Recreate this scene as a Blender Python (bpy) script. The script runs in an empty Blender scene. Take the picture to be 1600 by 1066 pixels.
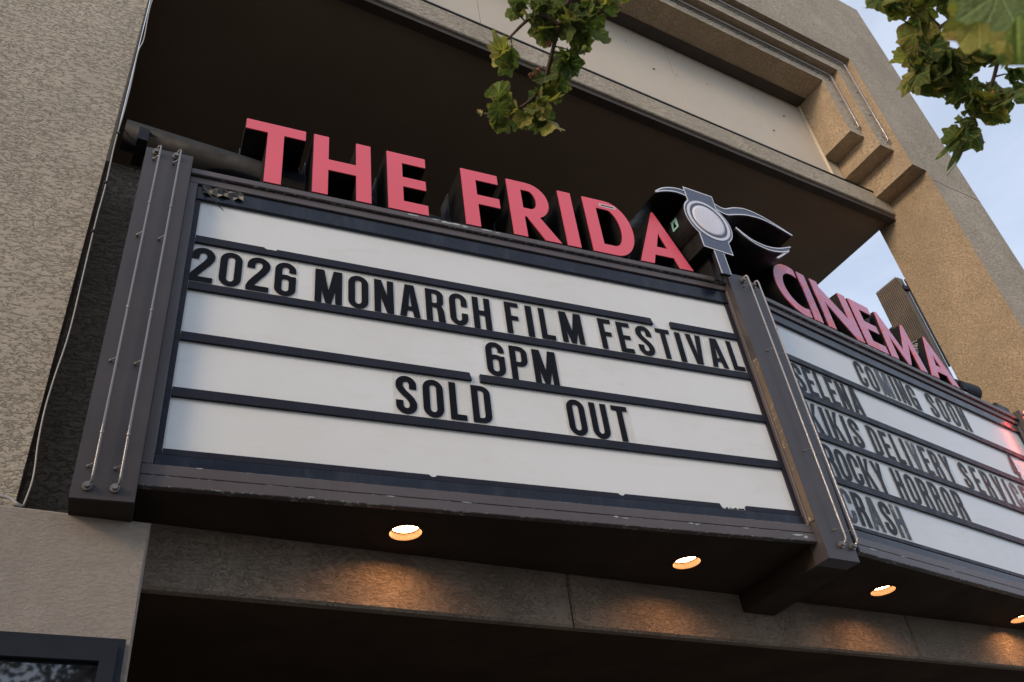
import bpy, math, random
from math import sin, cos, pi, radians, atan2
from mathutils import Vector, Matrix, Euler
from mathutils.geometry import delaunay_2d_cdt

random.seed(7)
SC = bpy.context.scene
COL = SC.collection

# ---------------------------------------------------------------- camera
cam_d = bpy.data.cameras.new('camera'); cam = bpy.data.objects.new('camera', cam_d); COL.objects.link(cam)
F = 1367.74; PITCH, ROLL, YAW = radians(37.8716), radians(-8.1502), radians(33.7641)
fw = Vector((sin(YAW)*cos(PITCH), cos(YAW)*cos(PITCH), sin(PITCH)))
r0 = Vector((cos(YAW), -sin(YAW), 0)); u0 = r0.cross(fw)
rr = r0*cos(ROLL) + u0*sin(ROLL); uu = -r0*sin(ROLL) + u0*cos(ROLL)
M = Matrix((rr, uu, -fw)).transposed().to_4x4(); M.translation = Vector((0, 0, 1.65))
cam.matrix_world = M
cam_d.sensor_width = 36; cam_d.lens = 36*F/1600; cam_d.clip_start = 0.05; cam_d.clip_end = 2000
cam_d.dof.use_dof = True; cam_d.dof.focus_distance = 5.2; cam_d.dof.aperture_fstop = 6.3
SC.camera = cam

# ---------------------------------------------------------------- world and sun
SUN_EL, SUN_AZ = radians(22), radians(20)          # low sun, up the street to the left and a little in front of the facade
W = bpy.data.worlds.new('World'); SC.world = W; W.use_nodes = True
nt = W.node_tree; nt.nodes.clear()
wo = nt.nodes.new('ShaderNodeOutputWorld'); bg = nt.nodes.new('ShaderNodeBackground')
sky = nt.nodes.new('ShaderNodeTexSky'); sky.sky_type = 'NISHITA'; sky.sun_disc = False
sky.sun_elevation = SUN_EL
sd = Vector((-cos(SUN_EL)*cos(SUN_AZ), -cos(SUN_EL)*sin(SUN_AZ), sin(SUN_EL)))
sky.sun_rotation = atan2(sd.x, sd.y)
sky.air_density = 1.0; sky.dust_density = 1.5; sky.ozone_density = 1.6
tc = nt.nodes.new('ShaderNodeTexCoord')
mp = nt.nodes.new('ShaderNodeMapping'); mp.inputs['Scale'].default_value = (1.0, 1.0, 2.2)
nz = nt.nodes.new('ShaderNodeTexNoise'); nz.inputs['Scale'].default_value = 2.3; nz.inputs['Detail'].default_value = 7; nz.inputs['Roughness'].default_value = .55; nz.inputs['Distortion'].default_value = .6
cr = nt.nodes.new('ShaderNodeValToRGB'); cr.color_ramp.elements[0].position = .38; cr.color_ramp.elements[1].position = .72
mx = nt.nodes.new('ShaderNodeMix'); mx.data_type = 'RGBA'
mlt = nt.nodes.new('ShaderNodeMath'); mlt.operation = 'MULTIPLY'; mlt.inputs[1].default_value = .42; 
nt.links.new(tc.outputs['Generated'], mp.inputs['Vector']); nt.links.new(mp.outputs[0], nz.inputs['Vector'])
nt.links.new(nz.outputs['Fac'], cr.inputs[0]); nt.links.new(cr.outputs[0], mlt.inputs[0]); ad_ = nt.nodes.new('ShaderNodeMath'); ad_.operation = 'ADD'; ad_.inputs[1].default_value = .54; nt.links.new(mlt.outputs[0], ad_.inputs[0]); nt.links.new(ad_.outputs[0], mx.inputs[0])
nt.links.new(sky.outputs[0], mx.inputs[6]); mx.inputs[7].default_value = (4.75, 5.25, 6.2, 1)
nt.links.new(mx.outputs[2], bg.inputs[0]); nt.links.new(bg.outputs[0], wo.inputs[0])
bg.inputs[1].default_value = 0.10
sl = bpy.data.lights.new('sun', 'SUN'); so = bpy.data.objects.new('sun', sl); COL.objects.link(so)
sl.energy = 1.15; sl.angle = radians(16); sl.color = (1.0, .73, .47)
so.rotation_euler = sd.to_track_quat('Z', 'Y').to_euler(); so.location = (-10, -6, 12)
SC.view_settings.view_transform = 'Standard'; SC.view_settings.look = 'None'
SC.view_settings.gamma = 1; SC.view_settings.use_curve_mapping = False
SC.view_settings.exposure = 0.9

# ---------------------------------------------------------------- materials
def new_mat(name):
    m = bpy.data.materials.new(name); m.use_nodes = True
    return m, m.node_tree, m.node_tree.nodes['Principled BSDF']
def nd(t, typ, **kw):
    n = t.nodes.new(typ)
    for k, v in kw.items():
        if hasattr(n, k): setattr(n, k, v)
        else: n.inputs[k.replace('_', ' ')].default_value = v
    return n
def noise(t, vec, scale, detail=4, rough=.5, dist=0.):
    n = t.nodes.new('ShaderNodeTexNoise'); n.inputs['Scale'].default_value = scale; n.inputs['Detail'].default_value = detail
    n.inputs['Roughness'].default_value = rough; n.inputs['Distortion'].default_value = dist
    if vec: t.links.new(vec, n.inputs['Vector'])
    return n.outputs['Fac']
def ramp(t, fac, stops):
    n = t.nodes.new('ShaderNodeValToRGB'); e = n.color_ramp.elements
    while len(e) < len(stops): e.new(.5)
    for i, (p, c) in enumerate(stops):
        e[i].position = p; e[i].color = (*c, 1) if not isinstance(c, (int, float)) else (c, c, c, 1)
    t.links.new(fac, n.inputs[0]); return n.outputs[0]
def mix(t, fac, a, b, mode='MIX'):
    n = t.nodes.new('ShaderNodeMix'); n.data_type = 'RGBA'; n.blend_type = mode
    for s, v in ((0, fac), (6, a), (7, b)):
        if hasattr(v, 'links'): t.links.new(v, n.inputs[s])
        elif isinstance(v, (int, float)): n.inputs[s].default_value = v if s == 0 else (v, v, v, 1)
        else: n.inputs[s].default_value = (*v, 1)
    return n.outputs[2]
def math_(t, op, a, b=None, c=None):
    n = t.nodes.new('ShaderNodeMath'); n.operation = op
    for i, v in enumerate((a, b, c)):
        if v is None: continue
        if hasattr(v, 'links'): t.links.new(v, n.inputs[i])
        else: n.inputs[i].default_value = v
    return n.outputs[0]
def pos(t, scale=(1, 1, 1), world=True):
    if world: o = t.nodes.new('ShaderNodeNewGeometry').outputs['Position']
    else: o = t.nodes.new('ShaderNodeTexCoord').outputs['Object']
    m = t.nodes.new('ShaderNodeMapping'); m.inputs['Scale'].default_value = scale
    t.links.new(o, m.inputs['Vector']); return m.outputs[0]
def bump(t, b, h, strength, dist, prev=None):
    n = t.nodes.new('ShaderNodeBump'); n.inputs['Strength'].default_value = strength; n.inputs['Distance'].default_value = dist
    t.links.new(h, n.inputs['Height'])
    if prev: t.links.new(prev, n.inputs['Normal'])
    t.links.new(n.outputs[0], b.inputs['Normal']); return n.outputs[0]

def stucco(name, base, scale=24, amount=1.0, fine=130, worm=False, flat=.5, dark=.42):
    m, t, b = new_mat(name)
    p = pos(t, (.85, 1, 1.9))
    n1 = noise(t, p, scale, 6, .66, .35)
    n1 = math_(t, 'ADD', n1, math_(t, 'MULTIPLY', math_(t, 'SUBTRACT', noise(t, pos(t), 2.1, 4, .6), .5), .34))
    n1 = math_(t, 'ADD', n1, math_(t, 'MULTIPLY', math_(t, 'SUBTRACT', noise(t, pos(t, (1, 1, 1.5)), scale*2.3, 3, .6), .5), .22))
    plate = ramp(t, n1, [(flat-.06, 0.), (flat-.005, .8), (flat+.12, 1.)])
    n2 = noise(t, pos(t), fine, 3, .6)
    h = math_(t, 'ADD', math_(t, 'MULTIPLY', plate, 1.), math_(t, 'MULTIPLY', n2, .35))
    if worm:
        w1 = math_(t, 'ABSOLUTE', math_(t, 'SUBTRACT', noise(t, pos(t, (1, 1, 1.3)), 15, 5, .62, 1.6), .5))
        crk = ramp(t, w1, [(.004, 0.), (.022, 1.)])
        gate = ramp(t, noise(t, pos(t), 5, 3), [(.46, 0.), (.60, 1.)])
        crk = math_(t, 'MAXIMUM', crk, gate)
        h = math_(t, 'ADD', h, math_(t, 'MULTIPLY', crk, .9))
    bump(t, b, h, amount, .011)
    big = noise(t, pos(t, (1, 1, .5)), 1.1, 5, .6)
    mid = noise(t, pos(t), 9, 4, .6)
    c = mix(t, ramp(t, big, [(.3, 0.), (.72, 1.)]), [x*.86 for x in base], [min(1, x*1.13) for x in base])
    c = mix(t, math_(t, 'MULTIPLY', ramp(t, mid, [(.35, 0.), (.7, 1.)]), .22), c, [x*.72 for x in base])
    c = mix(t, math_(t, 'MULTIPLY', ramp(t, n1, [(flat-.085, 0.), (flat-.045, 1.), (flat-.005, 0.)]), dark), c, [x*.42 for x in base])  # relief edges darkened in colour: shadow lines and gathered dirt together
    t.links.new(c, b.inputs['Base Color']); b.inputs['Roughness'].default_value = .93
    b.inputs['Specular IOR Level'].default_value = .25
    return m

def paint(name, base, rough=.5, var=.12, nscale=6, bumpy=.0, spec=.5, metallic=0., dirt=None, coat=0.):
    m, t, b = new_mat(name)
    n = noise(t, pos(t), nscale, 5, .6)
    c = mix(t, ramp(t, n, [(.3, 0.), (.7, 1.)]), [x*(1-var) for x in base], [min(1, x*(1+var)) for x in base])
    if dirt:
        g = ramp(t, noise(t, pos(t, (1, 1, .35)), dirt[1], 6, .7), [(dirt[2], 0.), (dirt[2]+.14, 1.)])
        c = mix(t, math_(t, 'MULTIPLY', g, dirt[3]), c, dirt[0])
    t.links.new(c, b.inputs['Base Color'])
    rg = ramp(t, noise(t, pos(t), nscale*3, 4), [(.3, max(0, rough-.08)), (.7, min(1, rough+.1))]); t.links.new(rg, b.inputs['Roughness'])
    b.inputs['Specular IOR Level'].default_value = spec; b.inputs['Metallic'].default_value = metallic
    if coat: b.inputs['Coat Weight'].default_value = coat; b.inputs['Coat Roughness'].default_value = .08
    if bumpy: bump(t, b, noise(t, pos(t), nscale*12, 3), bumpy, .004)
    return m

def worn_metal(name, base, chip=.69, chipcol=(.33, .40, .38), rough=.42, edge=0.):
    m, t, b = new_mat(name)
    p = pos(t)
    n = noise(t, p, 3, 5, .6)
    c = mix(t, ramp(t, n, [(.3, 0.), (.7, 1.)]), [x*.85 for x in base], [x*1.15 for x in base])
    streak = ramp(t, noise(t, pos(t, (9, 9, .5)), 3, 4, .6), [(.55, 0.), (.75, 1.)])
    c = mix(t, math_(t, 'MULTIPLY', streak, .22), c, [x*1.7 for x in base])
    ch = ramp(t, noise(t, pos(t, (1, 1, 1.6)), 22, 6, .68, .7), [(chip, 0.), (chip+.012, 1.)])
    gate = ramp(t, noise(t, p, 2.4, 2), [(.46, 0.), (.6, 1.)])
    f = math_(t, 'MULTIPLY', ch, gate)
    sz = t.nodes.new('ShaderNodeSeparateXYZ'); t.links.new(t.nodes.new('ShaderNodeNewGeometry').outputs['Position'], sz.inputs[0])
    ed = None
    for ez in (3.8075, 3.8665, 3.752, 5.8535, 5.901):
        d = math_(t, 'ABSOLUTE', math_(t, 'SUBTRACT', sz.outputs[2], ez)); ed = d if ed is None else math_(t, 'MINIMUM', ed, d)
    en = noise(t, pos(t, (1, 1, 3)), 34, 6, .75)
    ef = math_(t, 'GREATER_THAN', math_(t, 'SUBTRACT', en, math_(t, 'MULTIPLY', ed, 22.)), .52)
    f = math_(t, 'MAXIMUM', f, math_(t, 'MULTIPLY', math_(t, 'MULTIPLY', ef, edge), ramp(t, noise(t, p, 5, 3), [(.42, 0.), (.52, 1.)])))
    c = mix(t, f, c, chipcol)
    t.links.new(c, b.inputs['Base Color']); b.inputs['Roughness'].default_value = rough; b.inputs['Specular IOR Level'].default_value = .45
    hh = math_(t, 'ADD', math_(t, 'MULTIPLY', f, -.6), math_(t, 'MULTIPLY', noise(t, p, 8, 3), .6))
    bump(t, b, hh, .35, .004)
    return m

STUC = (.48, .42, .335)
M_stucco = stucco('stucco_front', STUC, 21, .9, dark=.32)
M_stucco_dark = stucco('stucco_dark_brown', (.17, .148, .12), 21, .9, dark=.3)  # same stucco in a much darker brown, for the parapet wall
M_stucco_fine = stucco('stucco_fine', (.33, .29, .25), 46, .45, fine=210, flat=.5, dark=.16)
M_stucco_beam = stucco('stucco_beam', (.30, .25, .20), 34, .75, worm=True, flat=.46, dark=.3)
M_stucco_ochre = stucco('stucco_ochre', (.46, .36, .25), 26, .8, dark=.26)
M_panel = paint('cladding_paint', (.60, .53, .43), .6, .05, 1.2, .0, .3, dirt=((.2, .17, .13), 9, .62, .25))
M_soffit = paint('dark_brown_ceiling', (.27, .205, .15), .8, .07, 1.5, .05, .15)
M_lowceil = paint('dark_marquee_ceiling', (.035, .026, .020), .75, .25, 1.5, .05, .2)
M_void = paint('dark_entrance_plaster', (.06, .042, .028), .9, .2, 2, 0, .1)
M_trim = paint('dark_brown_trim', (.06, .046, .036), .7, .15, 4)
M_white = None
m, t, b = new_mat('sign_white_acrylic'); M_white = m
n = ramp(t, noise(t, pos(t, (1, 1, .8)), 1.3, 5, .6), [(.3, 0.), (.7, 1.)])
c = mix(t, n, (.665, .68, .675), (.715, .74, .75))
sp = ramp(t, noise(t, pos(t), 17, 5, .75), [(.65, 0.), (.76, 1.)]); c = mix(t, math_(t, 'MULTIPLY', sp, .34), c, (.42, .40, .35))
sm = ramp(t, noise(t, pos(t, (1, 1, 3)), 2.6, 6, .7, 1.2), [(.52, 0.), (.7, 1.)]); c = mix(t, math_(t, 'MULTIPLY', sm, .20), c, (.55, .52, .46))
t.links.new(c, b.inputs['Base Color']); b.inputs['Roughness'].default_value = .16; b.inputs['Specular IOR Level'].default_value = .5
bump(t, b, noise(t, pos(t), 2.2, 3), .06, .02)
M_frame = worn_metal('frame_brown_enamel', (.085, .071, .074), edge=1.)
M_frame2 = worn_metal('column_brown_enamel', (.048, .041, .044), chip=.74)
M_rust = worn_metal('column_side_worn', (.115, .085, .065), chip=.58, chipcol=(.30, .25, .18), rough=.6)
M_rail = paint('rail_black_plastic', (.014, .015, .026), .45, .2, 5, .0, .22, dirt=((.06, .06, .07), 14, .64, .4))
M_band = paint('glossy_dark_blue_band', (.010, .014, .026), .2, .3, 3, 0, .28, dirt=((.04, .045, .06), 8, .5, .5))
M_black = paint('black_metal', (.008, .008, .009), .5, .3, 6, 0, .35)
M_back = paint('slate_backing', (.030, .036, .050), .5, .3, 5)
M_ink = paint('letter_black_vinyl', (.005, .0055, .009), .30, .3, 3, 0, .10)
M_inkold = paint('letter_worn_vinyl', (.008, .009, .015), .2, .3, 3, 0, .25, dirt=((.36, .38, .42), 26, .57, .85))
m, t, b = new_mat('letter_clear_tile'); M_tile = m
b.inputs['Base Color'].default_value = (.74, .74, .71, 1); b.inputs['Roughness'].default_value = .35; b.inputs['Specular IOR Level'].default_value = .15
b.inputs['Alpha'].default_value = .13; b.inputs['IOR'].default_value = 1.49
c = mix(t, ramp(t, noise(t, pos(t), 7, 5), [(.4, 0.), (.7, 1.)]), (.80, .80, .76), (.62, .61, .56)); t.links.new(c, b.inputs['Base Color'])
def pink(name, a, bb, peel):
    m, t, b = new_mat(name)
    c = mix(t, ramp(t, noise(t, pos(t), 2.2, 3), [(.3, 0.), (.7, 1.)]), a, bb)
    if peel:
        f = ramp(t, noise(t, pos(t, (1, 1, 1.2)), 5.0, 7, .72, 1.4), [(.51, 0.), (.58, 1.)])
        c = mix(t, f, c, (.72, .12, .13))
        f2 = ramp(t, noise(t, pos(t), 13, 6, .7, 1.), [(.58, 0.), (.66, 1.)]); c = mix(t, math_(t, 'MULTIPLY', f2, .5), c, (.72, .38, .44))
    t.links.new(c, b.inputs['Base Color']); b.inputs['Roughness'].default_value = .28; b.inputs['Specular IOR Level'].default_value = .5
    bump(t, b, noise(t, pos(t), 5, 3), .04, .01)
    return m
M_pink = pink('pink_acrylic', (.80, .105, .155), (.74, .10, .14), False)
M_pinkold = pink('faded_pink_acrylic', (.64, .225, .385), (.66, .19, .31), True)
M_slate = paint('slate_blue_vinyl', (.060, .075, .125), .3, .08, 4, 0, .5)
M_outline = paint('pale_outline', (.68, .70, .76), .35, .05, 5)
M_lens = paint('lens_acrylic', (.72, .70, .76), .25, .05, 5, 0, .5)
M_tube = None
m, t, b = new_mat('neon_tube_glass'); M_tube = m
b.inputs['Base Color'].default_value = (.17, .17, .19, 1); b.inputs['Roughness'].default_value = .08; b.inputs['Specular IOR Level'].default_value = .5
b.inputs['Coat Weight'].default_value = .6
m, t, b = new_mat('neon_tube_white'); M_tubew = m
b.inputs['Base Color'].default_value = (.32, .31, .33, 1); b.inputs['Roughness'].default_value = .12; b.inputs['Coat Weight'].default_value = .6
m, t, b = new_mat('neon_tube_lit_red'); M_tubered = m
b.inputs['Base Color'].default_value = (.8, .1, .08, 1); b.inputs['Emission Color'].default_value = (1, .09, .05, 1); b.inputs['Emission Strength'].default_value = 14
M_steel = paint('zinc_fitting', (.22, .21, .20), .4, .2, 20, 0, .5, .6)
M_cable = paint('white_cable_jacket', (.36, .35, .34), .5, .1, 10)
M_duct = paint('slate_grey_pipe', (.010, .0135, .02), .65, .15, 4, 0, .25)
m, t, b = new_mat('lamp_bulb_glow'); M_bulb = m
b.inputs['Base Color'].default_value = (1, .8, .5, 1); b.inputs['Emission Color'].default_value = (1, .45, .17, 1); b.inputs['Emission Strength'].default_value = 44
M_can = paint('lamp_can_reflector', (.019, .011, .0065), .7, .3, 30, .2, .5)
M_case = paint('poster_case_frame', (.015, .018, .026), .5, .15, 6, 0, .25)
m, t, b = new_mat('poster_glass'); M_glass = m
b.inputs['Base Color'].default_value = (.015, .017, .022, 1); b.inputs['Roughness'].default_value = .03; b.inputs['Specular IOR Level'].default_value = 1.0
b.inputs['Coat Weight'].default_value = 1.; b.inputs['Coat IOR'].default_value = 1.7
M_corr = paint('corrugated_brown_metal', (.15, .12, .09), .5, .15, 3)
M_concrete = paint('concrete', (.16, .15, .135), .9, .15, 3, .3)
M_asphalt = paint('asphalt', (.05, .05, .05), .95, .2, 8, .5)
M_line = paint('road_line_paint', (.7, .7, .66), .7, .1, 8)
M_sticker = paint('teal_sticker', (.30, .56, .50), .5, .1, 20)
M_flake = paint('bare_primer', (.36, .42, .41), .6, .25, 30)
M_stkwhite = paint('pale_sticker', (.66, .50, .54), .5, .1, 20)
M_scrib = paint('marker_scribble', (.5, .5, .49), .6, .2, 30)
M_plastic = paint('torn_plastic', (.09, .09, .088), .45, .3, 30)
M_bark = paint('twig_bark', (.085, .055, .045), .8, .3, 30, .4)
M_bloom = paint('dry_bloom', (.45, .20, .12), .8, .3, 60)

def leaf_mat(name, dark, light, dry, drya):
    m, t, b = new_mat(name)
    oc = t.nodes.new('ShaderNodeTexCoord').outputs['Object']
    sx = t.nodes.new('ShaderNodeSeparateXYZ'); t.links.new(oc, sx.inputs[0])
    ax = math_(t, 'ABSOLUTE', sx.outputs[0]); ang = math_(t, 'ARCTAN2', ax, sx.outputs[1])
    ln = math_(t, 'SQRT', math_(t, 'ADD', math_(t, 'MULTIPLY', ax, ax), math_(t, 'MULTIPLY', sx.outputs[1], sx.outputs[1])))
    v = None
    for a in (0., .62, 1.28):
        d = math_(t, 'MULTIPLY', math_(t, 'ABSOLUTE', math_(t, 'SINE', math_(t, 'SUBTRACT', ang, a))), ln)
        v = d if v is None else math_(t, 'MINIMUM', v, d)
    side = math_(t, 'ABSOLUTE', math_(t, 'SINE', math_(t, 'ADD', math_(t, 'MULTIPLY', ln, 26.), math_(t, 'MULTIPLY', v, 22.))))
    vein = ramp(t, v, [(.008, 1.), (.035, 0.)]); sidev = ramp(t, side, [(.0, 1.), (.16, 0.)])
    oi = t.nodes.new('ShaderNodeObjectInfo')
    off = t.nodes.new('ShaderNodeVectorMath'); off.operation = 'ADD'
    t.links.new(oc, off.inputs[0]); t.links.new(oi.outputs['Random'], off.inputs[1])
    nn = noise(t, off.outputs[0], 3.2, 5, .65)
    c = mix(t, oi.outputs['Random'], dark, light)
    c = mix(t, math_(t, 'MULTIPLY', vein, .5), c, [min(1, x*2.3) for x in light])
    c = mix(t, math_(t, 'MULTIPLY', sidev, .14), c, [min(1, x*2.) for x in light])
    f = math_(t, 'MULTIPLY', ramp(t, math_(t, 'ADD', nn, math_(t, 'MULTIPLY', math_(t, 'SUBTRACT', ln, .55), .18)), [(drya, 0.), (drya+.07, 1.)]), .9)
    c = mix(t, f, c, dry)
    t.links.new(c, b.inputs['Base Color']); b.inputs['Roughness'].default_value = .5; b.inputs['Specular IOR Level'].default_value = .35
    h = math_(t, 'ADD', math_(t, 'MULTIPLY', vein, -1.), math_(t, 'ADD', math_(t, 'MULTIPLY', sidev, -.5), math_(t, 'MULTIPLY', noise(t, off.outputs[0], 9, 4), 1.2)))
    bump(t, b, h, .55, .03)
    tr = t.nodes.new('ShaderNodeBsdfTranslucent'); t.links.new(mix(t, 1., c, (.95, 1., .45), 'MULTIPLY'), tr.inputs[0])
    ms = t.nodes.new('ShaderNodeMixShader'); ms.inputs[0].default_value = .46
    out = [x for x in t.nodes if x.type == 'OUTPUT_MATERIAL'][0]
    t.links.new(b.outputs[0], ms.inputs[1]); t.links.new(tr.outputs[0], ms.inputs[2]); t.links.new(ms.outputs[0], out.inputs[0])
    return m
M_leaf = leaf_mat('leaf_green', (.065, .115, .042), (.20, .27, .085), (.46, .40, .13), .56)
M_leafy = leaf_mat('leaf_yellowing', (.27, .31, .08), (.50, .48, .16), (.42, .28, .11), .55)
M_leafn = leaf_mat('leaf_fresh', (.19, .29, .12), (.24, .33, .15), (.28, .26, .09), .74)

# ---------------------------------------------------------------- mesh helpers
def mesh(name, V, Fc, mats=None, mi=None, smooth=False):
    me = bpy.data.meshes.new(name); me.from_pydata([tuple(v) for v in V], [], Fc); me.update()
    for m_ in (mats or []): me.materials.append(m_)
    if mi: me.polygons.foreach_set('material_index', mi)
    if smooth: me.polygons.foreach_set('use_smooth', [True]*len(me.polygons))
    return me
def tag(o, label=None, cat=None, group=None, kind=None):
    if label: o['label'] = label
    if cat: o['category'] = cat
    if group: o['group'] = group
    if kind: o['kind'] = kind
    return o
def empty(name, loc, label, cat, group=None, rotz=0):
    o = bpy.data.objects.new(name, None); o.location = loc; o.rotation_euler = (0, 0, rotz); o.empty_display_size = .1
    COL.objects.link(o); return tag(o, label, cat, group)
def wloc(o):
    p = Matrix.Identity(4)
    ch = []
    while o: ch.append(o); o = o.parent
    for q in reversed(ch): p = p @ Matrix.LocRotScale(q.location, q.rotation_euler, q.scale)
    return p
def part(name, geo, mats, parent=None, smooth=False):
    """geo = (verts in world space, faces[, material index]); the mesh is stored in the parent's space"""
    V, Fc = geo[0], geo[1]; mi = geo[2] if len(geo) > 2 else None
    if not isinstance(mats, (list, tuple)): mats = [mats]
    if parent:
        inv = wloc(parent).inverted(); V = [inv @ Vector(v) for v in V]
        me = mesh(name, V, Fc, mats, mi, smooth); o = bpy.data.objects.new(name, me); o.parent = parent
    else:
        c = sum((Vector(v) for v in V), Vector())/len(V)
        c.z = min(v[2] for v in V)
        me = mesh(name, [Vector(v)-c for v in V], Fc, mats, mi, smooth); o = bpy.data.objects.new(name, me); o.location = c
    COL.objects.link(o); return o
def join(*gs):
    V, Fc, mi = [], [], []
    for g in gs:
        k = len(V); V += list(g[0]); Fc += [tuple(i+k for i in f) for f in g[1]]
        mi += list(g[2]) if len(g) > 2 else [0]*len(g[1])
    return V, Fc, mi
def box(x0, x1, y0, y1, z0, z1):
    V = [(x, y, z) for z in (z0, z1) for y in (y0, y1) for x in (x0, x1)]
    return V, [(0, 2, 3, 1), (4, 5, 7, 6), (0, 1, 5, 4), (2, 6, 7, 3), (0, 4, 6, 2), (1, 3, 7, 5)]
class Fr:
    """a flat working frame: u along the face, v up, w out towards the viewer"""
    def __init__(s, O, deg):
        a = radians(deg); s.O = Vector(O); s.u = Vector((cos(a), sin(a), 0)); s.v = Vector((0, 0, 1)); s.w = Vector((sin(a), -cos(a), 0)); s.a = a
    def p(s, u, z, w=0): return s.O + s.u*u + s.v*z + s.w*w
    def box(s, u0, u1, z0, z1, w0, w1):
        V = [s.p(u, z, w) for z in (z0, z1) for w in (w1, w0) for u in (u0, u1)]
        return V, [(0, 2, 3, 1), (4, 5, 7, 6), (0, 1, 5, 4), (2, 6, 7, 3), (0, 4, 6, 2), (1, 3, 7, 5)]
    def bevbox(s, u0, u1, z0, z1, w0, w1, b):
        O = [(u0, z0), (u1, z0), (u1, z1), (u0, z1)]; I = [(u0+b, z0+b), (u1-b, z0+b), (u1-b, z1-b), (u0+b, z1-b)]
        V = [s.p(a, c_, w0) for a, c_ in O] + [s.p(a, c_, w1-b) for a, c_ in O] + [s.p(a, c_, w1) for a, c_ in I]
        Fc = [(3, 2, 1, 0), (8, 9, 10, 11)]
        for i in range(4):
            j = (i+1) % 4; Fc += [(i, j, 4+j, 4+i), (4+i, 4+j, 8+j, 8+i)]
        return V, Fc
    def ext(s, ops, w0, w1, off=(0, 0), sc=(1, 1), bev=0):
        P, T, E = shape(ops)
        V = [s.p(off[0]+x*sc[0], off[1]+y*sc[1], w1) for x, y in P] + [s.p(off[0]+x*sc[0], off[1]+y*sc[1], w0) for x, y in P]
        n = len(P); Fc = [tuple(t_) for t_ in T] + [tuple(i+n for i in reversed(t_)) for t_ in T] + [(b_, a_, a_+n, b_+n) for a_, b_ in E]
        return V, Fc, [0]*len(T) + [0]*len(T) + [1]*len(E)
_cache = {}
def shape(ops):
    """ops: list of (+1/-1, polygon); later entries win. Returns points, ccw triangles, boundary edges (ccw)"""
    key = repr(ops)
    if key in _cache: return _cache[key]
    pts, faces = [], []
    for s_, poly in ops:
        k = len(pts); a = sum(poly[i][0]*poly[(i+1) % len(poly)][1]-poly[(i+1) % len(poly)][0]*poly[i][1] for i in range(len(poly)))
        pl = list(poly) if a > 0 else list(reversed(poly))
        pts += [Vector(p_) for p_ in pl]; faces.append(list(range(k, k+len(pl))))
    ov, oe, of, ovi, oei, ofi = delaunay_2d_cdt(pts, [], faces, 1, 1e-5, True)
    T = []
    for f, ids in zip(of, ofi):
        ids = set(ids); inside = False
        for i, (s_, _) in enumerate(ops):
            if i in ids: inside = s_ > 0
        if inside:
            a, b_, c_ = [ov[i] for i in f[:3]]
            if (b_-a).cross(c_-a) < 0: f = list(reversed(f))
            T.append(tuple(f))
    used = {}
    for f in T:
        for i in range(len(f)):
            e = (f[i], f[(i+1) % len(f)]); used[e] = 1
    E = [e for e in used if (e[1], e[0]) not in used]
    idx = {}; P = []
    for f in T:
        for i in f:
            if i not in idx: idx[i] = len(P); P.append((ov[i].x, ov[i].y))
    r_ = (P, [tuple(idx[i] for i in f) for f in T], [(idx[a], idx[b_]) for a, b_ in E])
    _cache[key] = r_; return r_
def rect(x0, y0, x1, y1): return [(x0, y0), (x1, y0), (x1, y1), (x0, y1)]
def rrect(x0, y0, x1, y1, rx, ry=None, n=7, corners=(1, 1, 1, 1)):
    ry = ry or rx; rx = min(rx, (x1-x0)/2-1e-4); ry = min(ry, (y1-y0)/2-1e-4); P = []
    for k, (cx, cy, a0) in enumerate(((x1-rx, y0+ry, -90), (x1-rx, y1-ry, 0), (x0+rx, y1-ry, 90), (x0+rx, y0+ry, 180))):
        if corners[k]:
            for i in range(n+1):
                a = radians(a0+90*i/n); P.append((cx+rx*cos(a), cy+ry*sin(a)))
        else: P.append(((x1, x1, x0, x0)[k], (y0, y1, y1, y0)[k]))
    return P
def circ(cx, cy, rx, ry=None, n=40, a0=0): return [(cx+rx*cos(a0+2*pi*i/n), cy+(ry or rx)*sin(a0+2*pi*i/n)) for i in range(n)]
def stroke(path, t, ty=None, closed=False, ends=False):
    """thick polyline as overlapping quads and discs"""
    ty = ty or t; out = []; n = len(path)
    for i in range(n if closed else n-1):
        a, b_ = path[i], path[(i+1) % n]; dx, dy = b_[0]-a[0], b_[1]-a[1]; L_ = math.hypot(dx, dy) or 1
        nx, ny = -dy/L_*t/2, dx/L_*ty/2
        out.append((1, [(a[0]+nx, a[1]+ny), (a[0]-nx, a[1]-ny), (b_[0]-nx, b_[1]-ny), (b_[0]+nx, b_[1]+ny)]))
    for i, p_ in enumerate(path):
        if not closed and not ends and i in (0, n-1): continue
        out.append((1, circ(p_[0], p_[1], t/2, ty/2, 10, .3)))
    return out
def ribbon(path, t, ty=None):
    """open stroke as one offset polygon"""
    ty = ty or t; A, B = [], []; n = len(path)
    for i, p_ in enumerate(path):
        a = path[max(0, i-1)]; b_ = path[min(n-1, i+1)]; dx, dy = b_[0]-a[0], b_[1]-a[1]; L_ = math.hypot(dx, dy) or 1
        nx, ny = -dy/L_*t/2, dx/L_*ty/2; A.append((p_[0]+nx, p_[1]+ny)); B.append((p_[0]-nx, p_[1]-ny))
    return [(1, A+B[::-1])]
def bez(pts, n=24):
    """smooth Catmull-Rom through points"""
    P = [pts[0]]+list(pts)+[pts[-1]]; out = []
    for i in range(1, len(P)-2):
        for k in range(n):
            t_ = k/n; a, b_, c_, d = P[i-1], P[i], P[i+1], P[i+2]
            out.append(tuple(.5*((2*b_[j])+(-a[j]+c_[j])*t_+(2*a[j]-5*b_[j]+4*c_[j]-d[j])*t_*t_+(-a[j]+3*b_[j]-3*c_[j]+d[j])*t_**3) for j in range(len(b_))))
    out.append(tuple(pts[-1])); return out
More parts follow.
